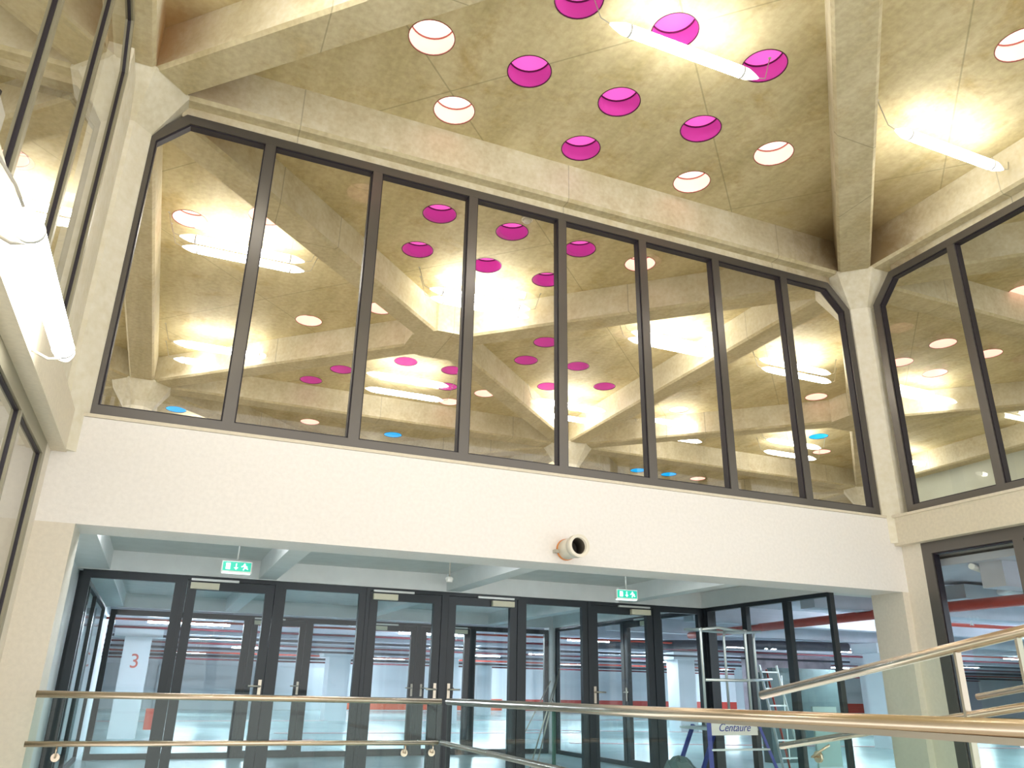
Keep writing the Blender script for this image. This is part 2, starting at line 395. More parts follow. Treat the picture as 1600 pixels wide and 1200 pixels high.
# ------------------------------------------------------------------ beams and columns
def beam(a, b, hw, z0=ZS, z1=ZC+.02, mat=None):
    a = Vector((*a, 0)); b = Vector((*b, 0)); d = (b-a).normalized(); s = Vector((-d.y, d.x, 0))
    m = MB()
    prof = [(-hw+.0, z1), (-hw-.0, z0+.035), (-hw+.03, z0), (hw-.03, z0), (hw, z0+.035), (hw, z1)]
    A = [m.bm.verts.new(a+s*u+Vector((0, 0, z))) for u, z in prof]; B = [m.bm.verts.new(b+s*u+Vector((0, 0, z))) for u, z in prof]
    n = len(prof)
    for i in range(n): m.bm.faces.new((A[i], A[(i+1)%n], B[(i+1)%n], B[i]))
    m.bm.faces.new(A[::-1]); m.bm.faces.new(B)
    for f in m.bm.faces:      # soffit coloured darker than the sides: board-marked, with its shade put in
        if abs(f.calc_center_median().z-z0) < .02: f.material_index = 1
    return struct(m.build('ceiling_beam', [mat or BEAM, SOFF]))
for j, y in enumerate(ys):
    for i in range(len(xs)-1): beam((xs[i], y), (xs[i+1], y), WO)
for i, x in enumerate(xs):
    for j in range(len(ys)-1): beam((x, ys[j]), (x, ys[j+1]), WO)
for i in range(len(xs)-1):
    for j in range(len(ys)-1):
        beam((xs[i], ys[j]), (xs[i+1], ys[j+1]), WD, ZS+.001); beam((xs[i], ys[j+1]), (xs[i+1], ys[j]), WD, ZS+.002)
        cx, cy = (xs[i]+xs[i+1])/2, (ys[j]+ys[j+1])/2
        m = MB(); q = .4142; R = .60   # octagonal node where the diagonals cross
        m.prism([(R*math.cos(math.pi/8+k*math.pi/4), R*math.sin(math.pi/8+k*math.pi/4)) for k in range(8)], lambda u, v, t: (cx+u, cy+v, t), ZS-.001, ZC+.02)
        
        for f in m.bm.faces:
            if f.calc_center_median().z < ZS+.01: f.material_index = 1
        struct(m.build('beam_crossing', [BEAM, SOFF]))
COLLAB = {(1, 1): 'cream concrete column with flared capital at the left end of the wide window',
          (2, 1): 'cream concrete column with flared capital between the wide and right-hand windows',
          (2, 2): 'concrete column with flared capital deep behind the fifth window post',
          (1, 2): 'concrete column with flared capital seen in the far left pane',
          (3, 1): 'concrete column holding the ceiling beyond the right-hand window',
          (3, 2): 'distant concrete column capital low in the rightmost pane of the wide window'}
def column(x, y, lab, z0=ZUF):
    o = thing('concrete_column', lab, 'column', (x, y, z0), 'flared columns under the beam grid')
    oct_ = lambda ap, z: [(x+ap/math.cos(math.pi/8)*math.cos(math.pi/8+k*math.pi/4), y+ap/math.cos(math.pi/8)*math.sin(math.pi/8+k*math.pi/4), z) for k in range(8)]
    for nm, mat, sec in (('shaft', COLM, [(.25, z0), (.25, ZCAP)]), ('capital', CAPM, [(.25, ZCAP), (.512, ZS-.01), (.512, ZS+.02)])):
        m = MB(); rings = [[m.bm.verts.new(p) for p in oct_(ap, z)] for ap, z in sec]
        for a, b in zip(rings, rings[1:]):
            for k in range(8): m.bm.faces.new((a[k], a[(k+1)%8], b[(k+1)%8], b[k]))
        m.bm.faces.new(rings[0][::-1]); m.bm.faces.new(rings[-1]); m.build(nm, mat, o)
for i, x in enumerate(xs):
    for j, y in enumerate(ys):
        if (i, j) in COLLAB: column(x, y, COLLAB[(i, j)])

# ------------------------------------------------------------------ front wall (y = 7) and its wide window
XL, XR, ZSILL, ZTOP = -.866, 7.86, 2.033, 5.173
CH = .32
def outline(a, b, z0, z1, c0=True, c1=True, zc=ZCAP, ch=CH):
    p = [(a, z0)]
    p += [(a, zc), (a+ch, z1)] if c0 else [(a, z1)]
    p += [(b-ch, z1), (b, zc)] if c1 else [(b, z1)]
    p += [(b, z0)]
    return p
def inset(poly, d):
    n = len(poly); out = []
    P = [Vector(p) for p in poly]; c = sum(P, Vector((0, 0)))/n
    for i in range(n):
        a, b, e = P[i-1], P[i], P[(i+1) % n]
        d1 = (b-a).normalized(); d2 = (e-b).normalized()
        n1 = Vector((d1.y, -d1.x)); n2 = Vector((d2.y, -d2.x))
        if n1.dot(c-b) < 0: n1 = -n1
        if n2.dot(c-b) < 0: n2 = -n2
        k = (n1+n2); k = k/(k.length_squared/2)
        # k scaled so its projection on each normal is 1
        out.append(tuple(b+k*d))
    return out
def ring(poly, width, lift, lo, hi):
    m = MB(); q = inset(poly, width); n = len(poly)
    L = [[m.bm.verts.new(lift(u, v, t)) for u, v in P] for P, t in ((poly, lo), (q, lo), (q, hi), (poly, hi))]
    for i in range(n):
        j = (i+1) % n
        for a in range(4):
            b = (a+1) % 4
            m.bm.faces.new((L[a][i], L[a][j], L[b][j], L[b][i]))
    return m, q
def top_at(poly, u):
    best = None
    n = len(poly)
    for i in range(n):
        (a, za), (b, zb) = poly[i], poly[(i+1) % n]
        if min(a, b) <= u <= max(a, b) and abs(a-b) > 1e-6:
            z = za+(zb-za)*(u-a)/(b-a); best = z if best is None else max(best, z)
    return best
def glazed(name, poly, posts, lift, glass, depth=(.0, .12), fw_=.095, mw=.10, bars=(), fmat=None):
    """frame ring with posts; u runs along the wall, t into it"""
    root = sroot(name, lift(poly[0][0], poly[0][1], 0)); fmat = fmat or FRAME
    m, q = ring(poly, fw_, lift, *depth); m.build('frame', fmat, root)
    m, q2 = ring(q, .014, lift, depth[0]+.018, depth[1]-.02); m.build('gasket', GASK, root)
    z0 = poly[0][1]+fw_
    lims = [q[0][0]]
    for u in posts:
        m = MB(); t1 = top_at(q, u)
        m.prism([(u-mw/2, z0), (u-mw/2, t1), (u+mw/2, t1), (u+mw/2, z0)], lift, depth[0]+.001, depth[1]-.001); po = m.build('post', fmat, root)
        m = MB()
        for s in (-1, 1):
            a, b = sorted((u+s*mw/2, u+s*(mw/2+.012)))
            m.prism([(a, z0), (a, t1), (b, t1), (b, z0)], lift, depth[0]+.018, depth[1]-.02)
        m.build('gasket', GASK, po)
        lims += [u, u]
    lims.append(q[-1][0])
    for z in bars:
        m = MB(); m.prism([(q[0][0], z-.04), (q[0][0], z+.04), (q[-1][0], z+.04), (q[-1][0], z-.04)], lift, depth[0]+.004, depth[1]-.004); m.build('transom', fmat, root)
    tg = (depth[0]+depth[1])/2
    for a, b in zip(lims[0::2], lims[1::2]):
        us = sorted({a, b, *[p[0] for p in q if a < p[0] < b]})
        pts = [(a, z0)] + [(u, min(top_at(q, max(min(u, b-1e-4), a+1e-4)) or z0, 99)) for u in us] + [(b, z0)]
        m = MB(); m.poly([lift(u, v, tg) for u, v in pts]); m.build('glass_pane', glass, root)
    return root
win1 = glazed('window_1', outline(XL, XR, ZSILL, ZTOP), [.258, 1.361, 2.443, 3.539, 4.621, 5.69, 6.772], lambda u, v, t: (u, 7.0+t, v), GLASS_UP)
m = MB(); m.box(XL-.15, XR+.15, 6.945, 7.13, ZSILL-.03, ZSILL-.001); m.build('window_sill', BANDM, win1)
# packer of rough concrete between frame head and beam soffit
m = MB(); m.prism([(XL+CH-.05, ZTOP-.02), (XL+CH-.05, ZS+.01), (XR-CH+.05, ZS+.01), (XR-CH+.05, ZTOP-.0)], lambda u, v, t: (u, 7.02+t, v), 0, .18); struct(m.build('trim_1', BEAM))
# white spandrel over the opening, with its side piers
YF, YB, ZB = 6.95, 7.42, 1.135
m = MB(); m.box(-1.30, 8.30, YF, YB, ZB, 2.0); struct(m.build('wall_front', WHITE))
m = MB(); m.box(-1.30, -.74, YF, YB, -1.15, ZB); struct(m.build('trim_2', PIERM))
m = MB(); m.box(7.96, 8.30, YF, YB, -1.15, ZB); struct(m.build('trim_3', PIERM))
# rear of the upper floor slab (storey between garage and upper hall)
UPF = plain('grey_floor_screed', (.62, .60, .55), .5)
m = MB(); m.box(xs[0]-.5, xs[-1]+.5, YB, ys[-1]+.5, 1.50, ZUF); struct(m.build('floor_upper', UPF))
m = MB(); m.box(8.42, xs[-1]+.5, -4, YB, 1.55, ZUF); struct(m.build('floor_upper', UPF))

# ------------------------------------------------------------------ right wall (x = 8.03)
rw = lambda u, v, t: (8.03+t, u, v)
win2 = glazed('window_2', outline(.35, 6.76, ZSILL, ZTOP, c0=False), [1.15, 2.245, 3.34, 4.435, 5.54], rw, GLASS_RIGHT)
m = MB(); m.box(7.95, 8.42, -4.0, 6.95, 1.67, 2.0); struct(m.build('wall_right', BANDM))
m = MB(); m.box(7.93, 8.15, .2, 6.94, 2.0, 2.03); m.build('window_sill', BANDM, win2)
m = MB(); m.prism([(-2, ZTOP-.02), (-2, ZS+.01), (6.42, ZS+.01), (6.42, ZTOP-.02)], lambda u, v, t: (8.06+t, u, v), 0, .18); struct(m.build('trim_4', BEAM))
win3 = glazed('window_3', [(-2.0, -1.15), (-2.0, 1.67), (6.68, 1.67), (6.68, -1.15)], [-1.0, .1, 1.2, 2.3, 3.4, 4.45, 5.50], lambda u, v, t: (8.06+t, u, v), GLASS_LOW, fw_=.13, mw=.12)
m = MB(); m.box(8.06, 8.30, 6.68, 6.95, -1.15, 1.67); struct(m.build('trim_5', PIERM))

# ------------------------------------------------------------------ left wall (x = -1)
lw = lambda u, v, t: (-1.0-t, u, v)
win4 = glazed('window_4', outline(.3, 6.22, ZSILL, ZTOP, c0=False), [1.6, 2.74, 3.88, 5.04], lw, GLASS_SIDE, depth=(0, .06), mw=.05, fw_=.06, fmat=FRAMES)
m = MB(); m.box(-1.45, -.91, -4.0, 6.95, 1.69, 2.03); struct(m.build('wall_left', BANDM))
m = MB(); m.prism([(-2, ZTOP-.02), (-2, ZS+.01), (5.9, ZS+.01), (5.9, ZTOP-.02)], lambda u, v, t: (-1.02-t, u, v), 0, .16); struct(m.build('trim_6', BEAM))
m = MB(); m.box(-1.2, -1.0, 6.22, 6.84, 2.03, ZCAP+.3); struct(m.build('trim_7', COLM))
win5 = glazed('window_5', [(-2.0, -1.15), (-2.0, 1.69), (6.72, 1.69), (6.72, -1.15)], [-1.0, .1, 1.2, 2.3, 3.4, 4.45, 5.55], lambda u, v, t: (-1.02-t, u, v), GLASS_SIDE, depth=(0, .06), fw_=.11, mw=.05, fmat=FRAMES)
m = MB(); m.box(-1.32, -1.02, 6.72, 6.95, -1.15, 1.69); struct(m.build('trim_8', PIERM))

# ------------------------------------------------------------------ outer walls and floors
m = MB(); m.box(-2.6, -2.5, -4, 6.9, -1.15, 1.5); struct(m.build('wall_west_passage', PIERM))
m = MB(); m.box(xs[0]-.5, -1.46, -4, YB, 1.50, ZUF); struct(m.build('floor_upper', UPF))
GRN = plain('grey_green_paint', (.60, .64, .56), .55, var=.1, bscale=1)
m = MB(); m.box(17.45, 17.6, -4, 15.4, ZUF, ZS+.3); struct(m.build('wall_upper_right', GRN))
m = MB(); m.box(-1.4, 8.4, -3.6, 6.95, -2.5, -2.4); struct(m.build('floor_stairwell', PIERM))

# ------------------------------------------------------------------ lower level: vestibule
YD, XV0, XV1, ZH = 9.92, -.88, 7.27, 1.14
m = MB(); m.box(-1.3, 8.3, YB-.02, 15.2, 1.36, 1.5); struct(m.build('ceiling_vestibule', VEST))
for i, (xa, xb) in enumerate(((-.95, -.62), (.97, 1.17), (3.30, 3.50), (5.85, 6.05))):
    m = MB(); m.box(xa, xb, YB, 15.1, 1.15, 1.37); struct(m.build('vestibule_beam', COOLW))
for ya, yb in ((YD-.02, YD+.16), (14.88, 15.06)):
    m = MB(); m.box(-1.1, XV1+.15, ya, yb, 1.142, 1.37); struct(m.build('vestibule_beam', COOLW))
m = MB(); m.box(XV1-.02, XV1+.2, YB, 15.06, 1.142, 1.37); struct(m.build('vestibule_beam', COOLW))
m = MB(); m.box(-1.1, -.94, YB, 15.06, -1.15, 1.36); struct(m.build('wall_vestibule_left', COOLW))
m = MB(); m.box(XV1+.12, 8.3, YB-.02, YB+.22, 1.142, 1.5); struct(m.build('wall_lintel', COOLW))

def fixed_light(name, a, b, lift, z1=ZH, z0=-1.15, glass=GLASS_LOW, sw=.085, dep=(0, .07)):
    root = sroot(name, lift((a+b)/2, z0, 0))
    m, q = ring([(a, z0), (a, z1), (b, z1), (b, z0)], sw, lift, *dep); m.build('frame', FRAMEL, root)
    m = MB(); m.poly([lift(u, v, sum(dep)/2) for u, v in q]); m.build('glass_pane', glass, root)
    return root
def door(name, a, b, lift, hinge, z1=ZH, z0=-1.15, closer=True, sw=.10, dep=(0, .07)):
    root = sroot(name, lift((a+b)/2, z0, 0))
    m, q = ring([(a, z0), (a, z1), (b, z1), (b, z0)], .045, lift, dep[0]-.01, dep[1]+.01); m.build('door_frame', FRAMEL, root)
    p = [(a+.05, z0+.01), (a+.05, z1-.05), (b-.05, z1-.05), (b-.05, z0+.01)]
    m, q = ring(p, sw, lift, *dep); leaf = m.build('door_leaf', FRAMEL, root)
    m = MB(); m.poly([lift(u, v, sum(dep)/2) for u, v in q]); m.build('glass_pane', GLASS_LOW, leaf)
    s = -1 if hinge == 'L' else 1
    ue = b-.09 if hinge == 'L' else a+.09
    m = MB(); m.prism([(ue-.018, -.17), (ue-.018, .04), (ue+.018, .04), (ue+.018, -.17)], lift, dep[0]-.012, dep[0])
    P = Vector(lift(ue, -.03, dep[0]-.01)); N_ = (Vector(lift(0, 0, -1))-Vector(lift(0, 0, 0)))
    U = Vector(lift(1, 0, 0))-Vector(lift(0, 0, 0))
    m.tube([P, P+N_*.055, P+N_*.055+U*s*.13], .011, 8); m.build('handle', STEELD, root)
    if closer:
        uc = a+.08 if hinge == 'L' else b-.42
        m = MB(); m.prism([(uc, z1-.145), (uc, z1-.075), (uc+.31, z1-.075), (uc+.31, z1-.145)], lift, dep[0]-.055, dep[0]); cl = m.build('door_closer', CREAMB, root)
        m = MB(); m.prism([(uc, z1-.055), (uc, z1-.03), (uc+.52, z1-.03), (uc+.52, z1-.055)] if hinge == 'L' else [(uc-.2, z1-.055), (uc-.2, z1-.03), (uc+.31, z1-.03), (uc+.31, z1-.055)], lift, dep[0]-.045, dep[0]-.012)
        m.build('slide_rail', SILVER, cl)
    return root
fr = lambda u, v, t: (u, YD+t, v)
fixed_light('window_6', XV0, .155, fr)
door('door_1', .155, 1.22, fr, 'L')
fixed_light('window_7', 1.22, 2.273, fr)
door('door_2', 2.273, 3.30, fr, 'L'); door('door_3', 3.30, 4.357, fr, 'R')
fixed_light('window_8', 4.357, 5.364, fr)
door('door_4', 5.364, 6.459, fr, 'R')
fixed_light('window_9', 6.459, XV1, fr)
m = MB(); m.box(XV1, XV1+.20, YD-.04, YD+.12, -1.15, ZH); struct(m.build('trim_9', FRAMEL))
sidel = lambda u, v, t: (XV1+t+.02, u, v)
for n, (a, b) in enumerate(((YB, 8.2), (8.2, 9.02), (9.02, YD-.04))):
    fixed_light('window_%d' % (10+n), a, b, sidel, sw=.05)
rr = lambda u, v, t: (u, 14.9+t, v)
fixed_light('window_13', -.80, 1.40, rr, z1=1.10)
door('door_5', 1.40, 2.42, rr, 'L', z1=1.10)
fixed_light('window_14', 2.42, 3.45, rr, z1=1.10)
door('door_6', 3.45, 4.47, rr, 'L', z1=1.10); door('door_7', 4.47, 5.53, rr, 'R', z1=1.10)
fixed_light('window_15', 5.53, 7.16, rr, z1=1.10)
m = MB(); m.box(7.16, 7.40, 14.86, 15.1, -1.15, 1.15); struct(m.build('trim_10', COOLW))
for n, (a, b) in enumerate(((9.99, 11.2), (12.25, 13.5), (13.5, 14.86))):
    fixed_light('window_%d' % (16+n), a, b, sidel, sw=.07)
door('door_8', 11.2, 12.25, sidel, 'L')
lsl = lambda u, v, t: (-.93+t, u, v)
for n, (a, b) in enumerate(((10.1, 11.3), (11.3, 12.6), (12.6, 14.8))):
    fixed_light('window_%d' % (19+n), a, b, lsl, sw=.06, dep=(0, .05))

# ------------------------------------------------------------------ garage
GX0, GX1, GY1 = -6, 48, 41
m = MB(); m.box(GX0, GX1, 6.75, GY1, -1.35, -1.15); struct(m.build('floor_garage', GARF))
m = MB(); m.box(8.06, GX1, -4, 6.75, -1.35, -1.15); struct(m.build('floor_garage', GARF))
m = MB(); m.box(GX0, GX1, 15.2, GY1, 1.42, 1.5); struct(m.build('ceiling_garage', GARC))
m = MB(); m.box(8.3, GX1, -4, 15.2, 1.42, 1.5); struct(m.build('ceiling_garage', GARC))
y = 16.4
while y < 40:
    m = MB(); m.box(GX0, GX1, y, y+.28, 1.12, 1.43); struct(m.build('garage_beam', GARB)); y += 2.9
for y in (3.2, 6.0, 8.9, 11.8, 14.6):
    m = MB(); m.box(8.45, GX1, y, y+.28, 1.14, 1.43); struct(m.build('garage_beam', GARB))
m = MB(); m.box(GX0, GX1, GY1, GY1+.2, -1.15, 1.45); struct(m.build('wall_garage_far', GARW))
m = MB(); m.box(GX1, GX1+.2, -4, GY1, -1.15, 1.45); struct(m.build('wall_garage_right', GARW))
m = MB(); m.box(GX0-.2, GX0, 6.75, GY1, -1.15, 1.45); struct(m.build('wall_garage_left', GARW))
m = MB(); m.box(-1.15, -.9, 15.06, 16.6, -1.15, 1.45); struct(m.build('wall_garage_left', GARW))
for a, b, mt in ((8.6, 17.0, ORNG), (17.8, 46, REDB)):
    m = MB(); m.box(a, b, GY1-.03, GY1, -1.10, -.55); struct(m.build('trim_11', mt))
for i in range(3):
    m = MB(); m.box(-4+i*4.2, -.2+i*4.2, GY1-.10, GY1-.02, -1.15, .75)
    for k in range(18): m.box(-4+i*4.2, -.2+i*4.2, GY1-.125, GY1-.10, -1.12+k*.1, -1.05+k*.1)
    struct(m.build('door_%d' % (9+i), SHUT))
# painted lines on the garage floor
for k, q in enumerate((((3, 22.0), (12, 21.6)), ((10, 23.3), (34, 15.8)), ((9, 17.6), (30, 11.2)), ((-3, 28.5), (22, 31)), ((-4, 19.3), (3.5, 19.3)))):
    (ax, ay), (bx, by) = q
    m = MB(); m.bar((ax, ay, -1.146), (bx, by, -1.146), .16, .006); struct(m.build('floor_marking', REDL))
def gcol(x, y, w_, lab, band=None, d_=None):
    o = thing('garage_column', lab, 'column', (x, y, -1.15), 'white square columns in the garage'); d_ = d_ or w_
    m = MB(); m.box(x-w_/2, x+w_/2, y-d_/2, y+d_/2, -1.15, 1.14); m.build('shaft', GARW, o)
    m = MB(); m.box(x-w_/2-.22, x+w_/2+.22, y-d_/2-.12, y+d_/2+.12, .92, 1.14); m.build('head', GARW, o)
    if band:
        m = MB(); m.box(x-w_/2-.006, x+w_/2+.006, y-d_/2-.006, y+d_/2+.006, -1.10, -.72); m.build('painted_band', band, o)
    return o
g3 = gcol(-.42, 20.4, .55, 'white garage column with a red number three behind the left glass')
text_part('number', '3', .42, REDM, g3, (-.42, 20.12, .40), Matrix.Rotation(math.pi/2, 4, 'X'))
gcol(5.95, 29.6, .75, 'grey-white garage column behind the second door from the left')
gcol(9.3, 27.4, .6, 'garage column just left of the double door meeting stiles')
gcol(13.9, 36.0, .7, 'distant garage column beside the orange wall band')
gcol(15.3, 22.2, .62, 'bright white garage column left of the ladder platform')
gcol(16.0, 14.9, .55, 'white garage column with a wide head at the foot of the right pier')
gcol(24, 30, .6, 'far garage column beyond the middle of the car park')
gcol(21.5, 20.5, .5, 'garage column behind the glass at the right of the ladder')
# wall stub pieces seen between columns
m = MB(); m.box(17.6, 21.2, 21.9, 22.1, -1.15, 1.14); struct(m.build('wall_garage_stub', plain('stained_pink_plaster', (.62, .50, .55), .6, var=.4, bscale=2.5)))
m = MB(); m.box(15.0, 17.3, 17.6, 17.8, -1.15, .62); struct(m.build('wall_garage_stub', plain('dark_green_wall', (.10, .15, .15), .6, var=.3, bscale=3)))
# pipes
def pipe(pts, r, mat, lab, hangers=(), group=None, cat='pipe'):
    o = thing('ceiling_pipe', lab, cat, pts[0], group)
    m = MB(); m.tube(pts, r, 12); m.build('pipe_run', mat, o)
    for h in hangers:
        m = MB(); m.tube([(h[0], h[1], h[2]), (h[0], h[1], 1.42)], .008, 6)
        m.tube([(h[0]-r-.012, h[1], h[2]), (h[0], h[1], h[2]+r+.02), (h[0]+r+.012, h[1], h[2])], .007, 6); m.build('hanger', SILVER, o)
    return o
pipe([(9.2, -2, 1.09), (9.42, 6.5, 1.09), (9.5, 8.6, 1.09), (10.03, 13.1, 1.09), (10.2, 14.4, 1.09)], .068, REDM, 'thick red sprinkler main hung under the garage ceiling at the right', [(9.47, 7.6, 1.09), (9.4, 5.6, 1.09), (10.0, 12, 1.09)])
pipe([(10.9, 10.2, 1.28), (10.9, 10.0, 1.14), (11.3, 9.8, 1.12), (15.5, 9.6, 1.12)], .03, REDM, 'thin red elbowed sprinkler branch seen in the lower right window', [(12.6, 9.7, 1.12)])
rows = [(15.9, 1.02, .020, REDM, 'bright red sprinkler pipe nearest behind the airlock glass'),
        (18.3, 1.02, .022, DARKR, 'dark red ceiling pipe, second row behind the airlock'),
        (21.2, 1.0, .03, DARKP, 'dark ceiling pipe crossing the garage, third row'),
        (24.2, 1.0, .025, DARKR, 'red ceiling pipe crossing the garage, fourth row'),
        (27.1, .98, .035, DARKP, 'dark ceiling pipe crossing the garage, fifth row'),
        (30.0, .95, .03, REDM, 'red ceiling pipe crossing the garage, sixth row'),
        (32.9, .92, .045, DARKP, 'dark ceiling pipe crossing the garage, seventh row'),
        (36.0, .88, .035, DARKR, 'farthest red pipe under the garage ceiling')]
for y, z, r, mt, lab in rows:
    pipe([(-5, y, z), (20, y, z), (46, y-.4, z)], r, mt, lab, [(x, y, z) for x in (1.2, 6.4, 11.8)], 'pipes crossing under the garage ceiling')
pipe([(9.3, 16.9, .98), (12.5, 14.9, 1.0), (14.5, 14.4, 1.0)], .10, DARKP, 'black lagged pipe at the top right of the rear door')
m = MB(); m.box(2.0, 4.8, 15.3, 15.8, 1.18, 1.39); tag(m.build('air_duct', GREYP), 'grey ventilation duct under the garage ceiling behind the double doors', 'duct')
m = MB(); m.box(9.6, 13.4, 7.4, 7.8, 1.2, 1.38); tag(m.build('cable_tray', GREYP), 'grey perforated cable tray under the ceiling in the lower right window', 'cable tray')
pipe([(8.35, 6.3, 1.38), (8.9, 6.5, 1.36), (9.3, 6.4, 1.25), (9.7, 7.0, 1.24), (14, 7.4, 1.24)], .035, WHTP, 'white bent drain pipe in the top of the lower right window')
# garage lamps
def gar_lamp(x, y, lab, along='x', L=1.5, z=1.08):
    o = thing('strip_light', lab, 'lamp', (x, y, z), 'cold white strip lights in the garage')
    dx, dy = (L/2, 0) if along == 'x' else (0, L/2)
    m = MB(); m.bar((x-dx, y-dy, z), (x+dx, y+dy, z), .14, .05); m.build('diffuser', TUBEC, o)
    m = MB(); m.bar((x-dx, y-dy, z+.04), (x+dx, y+dy, z+.04), .16, .03)
    for s in (-.6, .6): m.tube([(x+dx*s, y+dy*s, z+.05), (x+dx*s, y+dy*s, 1.42)], .006, 6)
    m.build('housing', SILVER, o)
gl = [(0.5, 17.3), (5.5, 17.3), (11.0, 17.0), (17.5, 17.0), (24, 17), (1.5, 23), (8, 23), (14.5, 23), (21, 23), (29, 23), (3, 28.7), (11, 28.7), (19, 28.7), (28, 28.7),
      (1, 34.5), (9, 34.5), (18, 34.5), (27, 34.5), (38, 34.5), (12.2, 10.6), (17, 10.4), (24, 10.4), (12, 4.5), (18, 4.5), (34, 28.7), (36, 17), (8, 38.5), (16, 38.5), (30, 38.5)]
names_ = ['nearest', 'second', 'third', 'fourth', 'fifth', 'sixth', 'seventh']
cnt = {}
for x, y in gl:
    r = cnt[y] = cnt.get(y, 0)+1
    k = sorted({g[1] for g in gl}).index(y)+1
    gar_lamp(x, y, 'cold strip light under the garage ceiling, %s from the left in lamp row %s away' % (names_[r-1].replace('nearest', 'first'), ['first', 'second', 'third', 'fourth', 'fifth', 'sixth', 'seventh', 'eighth', 'ninth', 'tenth'][k-1]))
# vestibule: exit signs, sensor; its strip lights are unseen additions
GREENE = emit('green_sign_face', (.01, .30, .20), 1.0); SIGNW = emit('sign_pictogram', (.75, 1, .92), 1.6)
def exit_sign(x, y, z, lab):
    o = thing('exit_sign', lab, 'exit sign', (x, y, z), 'green exit signs hanging before the doors')
    m = MB(); m.box(x-.145, x+.145, y, y+.05, z-.055, z+.06); m.build('housing', WHTP, o)
    m = MB(); m.box(x-.135, x+.135, y-.004, y, z-.038, z+.05); m.build('green_panel', GREENE, o)
    m = MB(); m.box(x-.135, x+.135, y+.005, y+.045, z-.063, z-.055); m.build('light_strip', SIGNW, o)
    m = MB(); yy = (y-.008, y-.004)
    def poly(pts): m.prism([(x+u, z+.006+v) for u, v in pts], lambda u, v, t: (u, t, v), *yy)
    poly([(-.105, -.03), (-.105, .03), (-.065, .03), (-.065, -.03)])                      # doorway
    poly([(-.012, .03), (-.004, .03), (-.004, -.012), (-.012, -.012)]); poly([(-.028, -.010), (.012, -.010), (-.008, -.032)])   # arrow down
    poly([(.060, .022), (.072, .034), (.082, .022), (.072, .014)])                        # head
    poly([(.058, .014), (.078, .016), (.088, -.006), (.072, -.008)])                       # trunk
    poly([(.060, .012), (.040, .002), (.044, -.004), (.064, .004)]); poly([(.080, .012), (.102, .002), (.098, -.006), (.080, .002)])
    poly([(.072, -.004), (.060, -.032), (.068, -.034), (.082, -.006)]); poly([(.080, -.004), (.108, -.018), (.106, -.026), (.078, -.012)])
    m.build('pictogram', SIGNW, o)
    m = MB(); m.tube([(x, y+.025, z+.06), (x, y+.025, 1.36)], .008, 8); m.build('hanging_rod', SILVER, o)
exit_sign(.607, 8.5, 1.088, 'green exit sign hanging at the left above the first glass door')
exit_sign(5.144, 8.5, 1.082, 'green exit sign hanging at the right above the last glass door')
o = thing('ceiling_sensor', 'small white sensor on a stem between the two exit signs', 'sensor', (2.93, 8.7, 1.12))
m = MB(); m.tube([(2.93, 8.7, 1.36), (2.93, 8.7, 1.17)], .009, 8); m.build('stem', GRYBOX, o)
m = MB(); m.tube([(2.93, 8.7, 1.17), (2.93, 8.7, 1.15), (2.93, 8.7, 1.11)], [.03, .045, .035], 14); m.build('head', WHTP, o)
# unseen strips added to brighten the vestibule, hidden behind spandrel and door head
for x, y, lab in ((.3, 10.3, 'added cold fill light hidden behind the door head, left'), (2.35, 10.3, 'added cold fill light hidden behind the door head, second'), (4.7, 10.3, 'added cold fill light hidden behind the door head, third'),
                  (.1, 7.62, 'added cold fill light hidden behind the white spandrel, left'), (2.3, 7.62, 'added cold fill light hidden behind the white spandrel, middle'), (4.7, 7.62, 'added cold fill light hidden behind the white spandrel, right')):
    o = thing('strip_light', lab, 'lamp', (x, y, 1.34), 'cold white strip lights in the garage')
    m = MB(); m.box(x-.6, x+.6, y-.06, y+.06, 1.315, 1.345); m.build('diffuser', FILLT, o)
    m = MB(); m.box(x-.62, x+.62, y-.08, y+.08, 1.345, 1.361); m.build('housing', SILVER, o)

# fire cabinet, mop and other small things downstairs
m = MB(); m.box(-.02, .22, 20.0, 20.25, -1.15+.18, -.55); tag(m.build('fire_cabinet', REDM, bevel=.01), 'small red fire cabinet at the foot of the numbered garage column', 'fire cabinet')
o = thing('folding_easel', 'grey folding stand leaning beside the right post in the airlock', 'stand', (5.6, 12, -1.15))
m = MB(); m.tube([(5.46, 12.0, -1.12), (5.98, 12.1, .22)], .012, 8); m.tube([(5.56, 12.0, -1.12), (6.04, 12.15, .30)], .012, 8); m.build('poles', STEELD, o)
m = MB(); m.box(5.36, 5.72, 11.9, 12.1, -1.15, -1.12); m.tube([(5.95, 12.3, .12), (5.28, 12.4, -1.1)], .009, 8); m.build('base', STEELD, o)
m = MB(); m.tube([(5.86+.1*math.sin(t*.5), 12.05, -.15-.09*t+.01*t*t) for t in range(7)], .006, 6); m.build('cable', BLACK, o)
m = MB(); m.prism([(6.52, -.02), (6.62, .04), (6.72, -.02), (6.68, -.05), (6.68, -.22), (6.58, -.22), (6.58, -.06)], lambda u, v, t: (u-.0+2.75, t+27.08, v-.02), 0, .02); tag(m.build('arrow_sign', plain('brown_sign_paint', (.12, .05, .05), .5)), 'small dark arrow sign on the column beyond the double doors', 'sign')

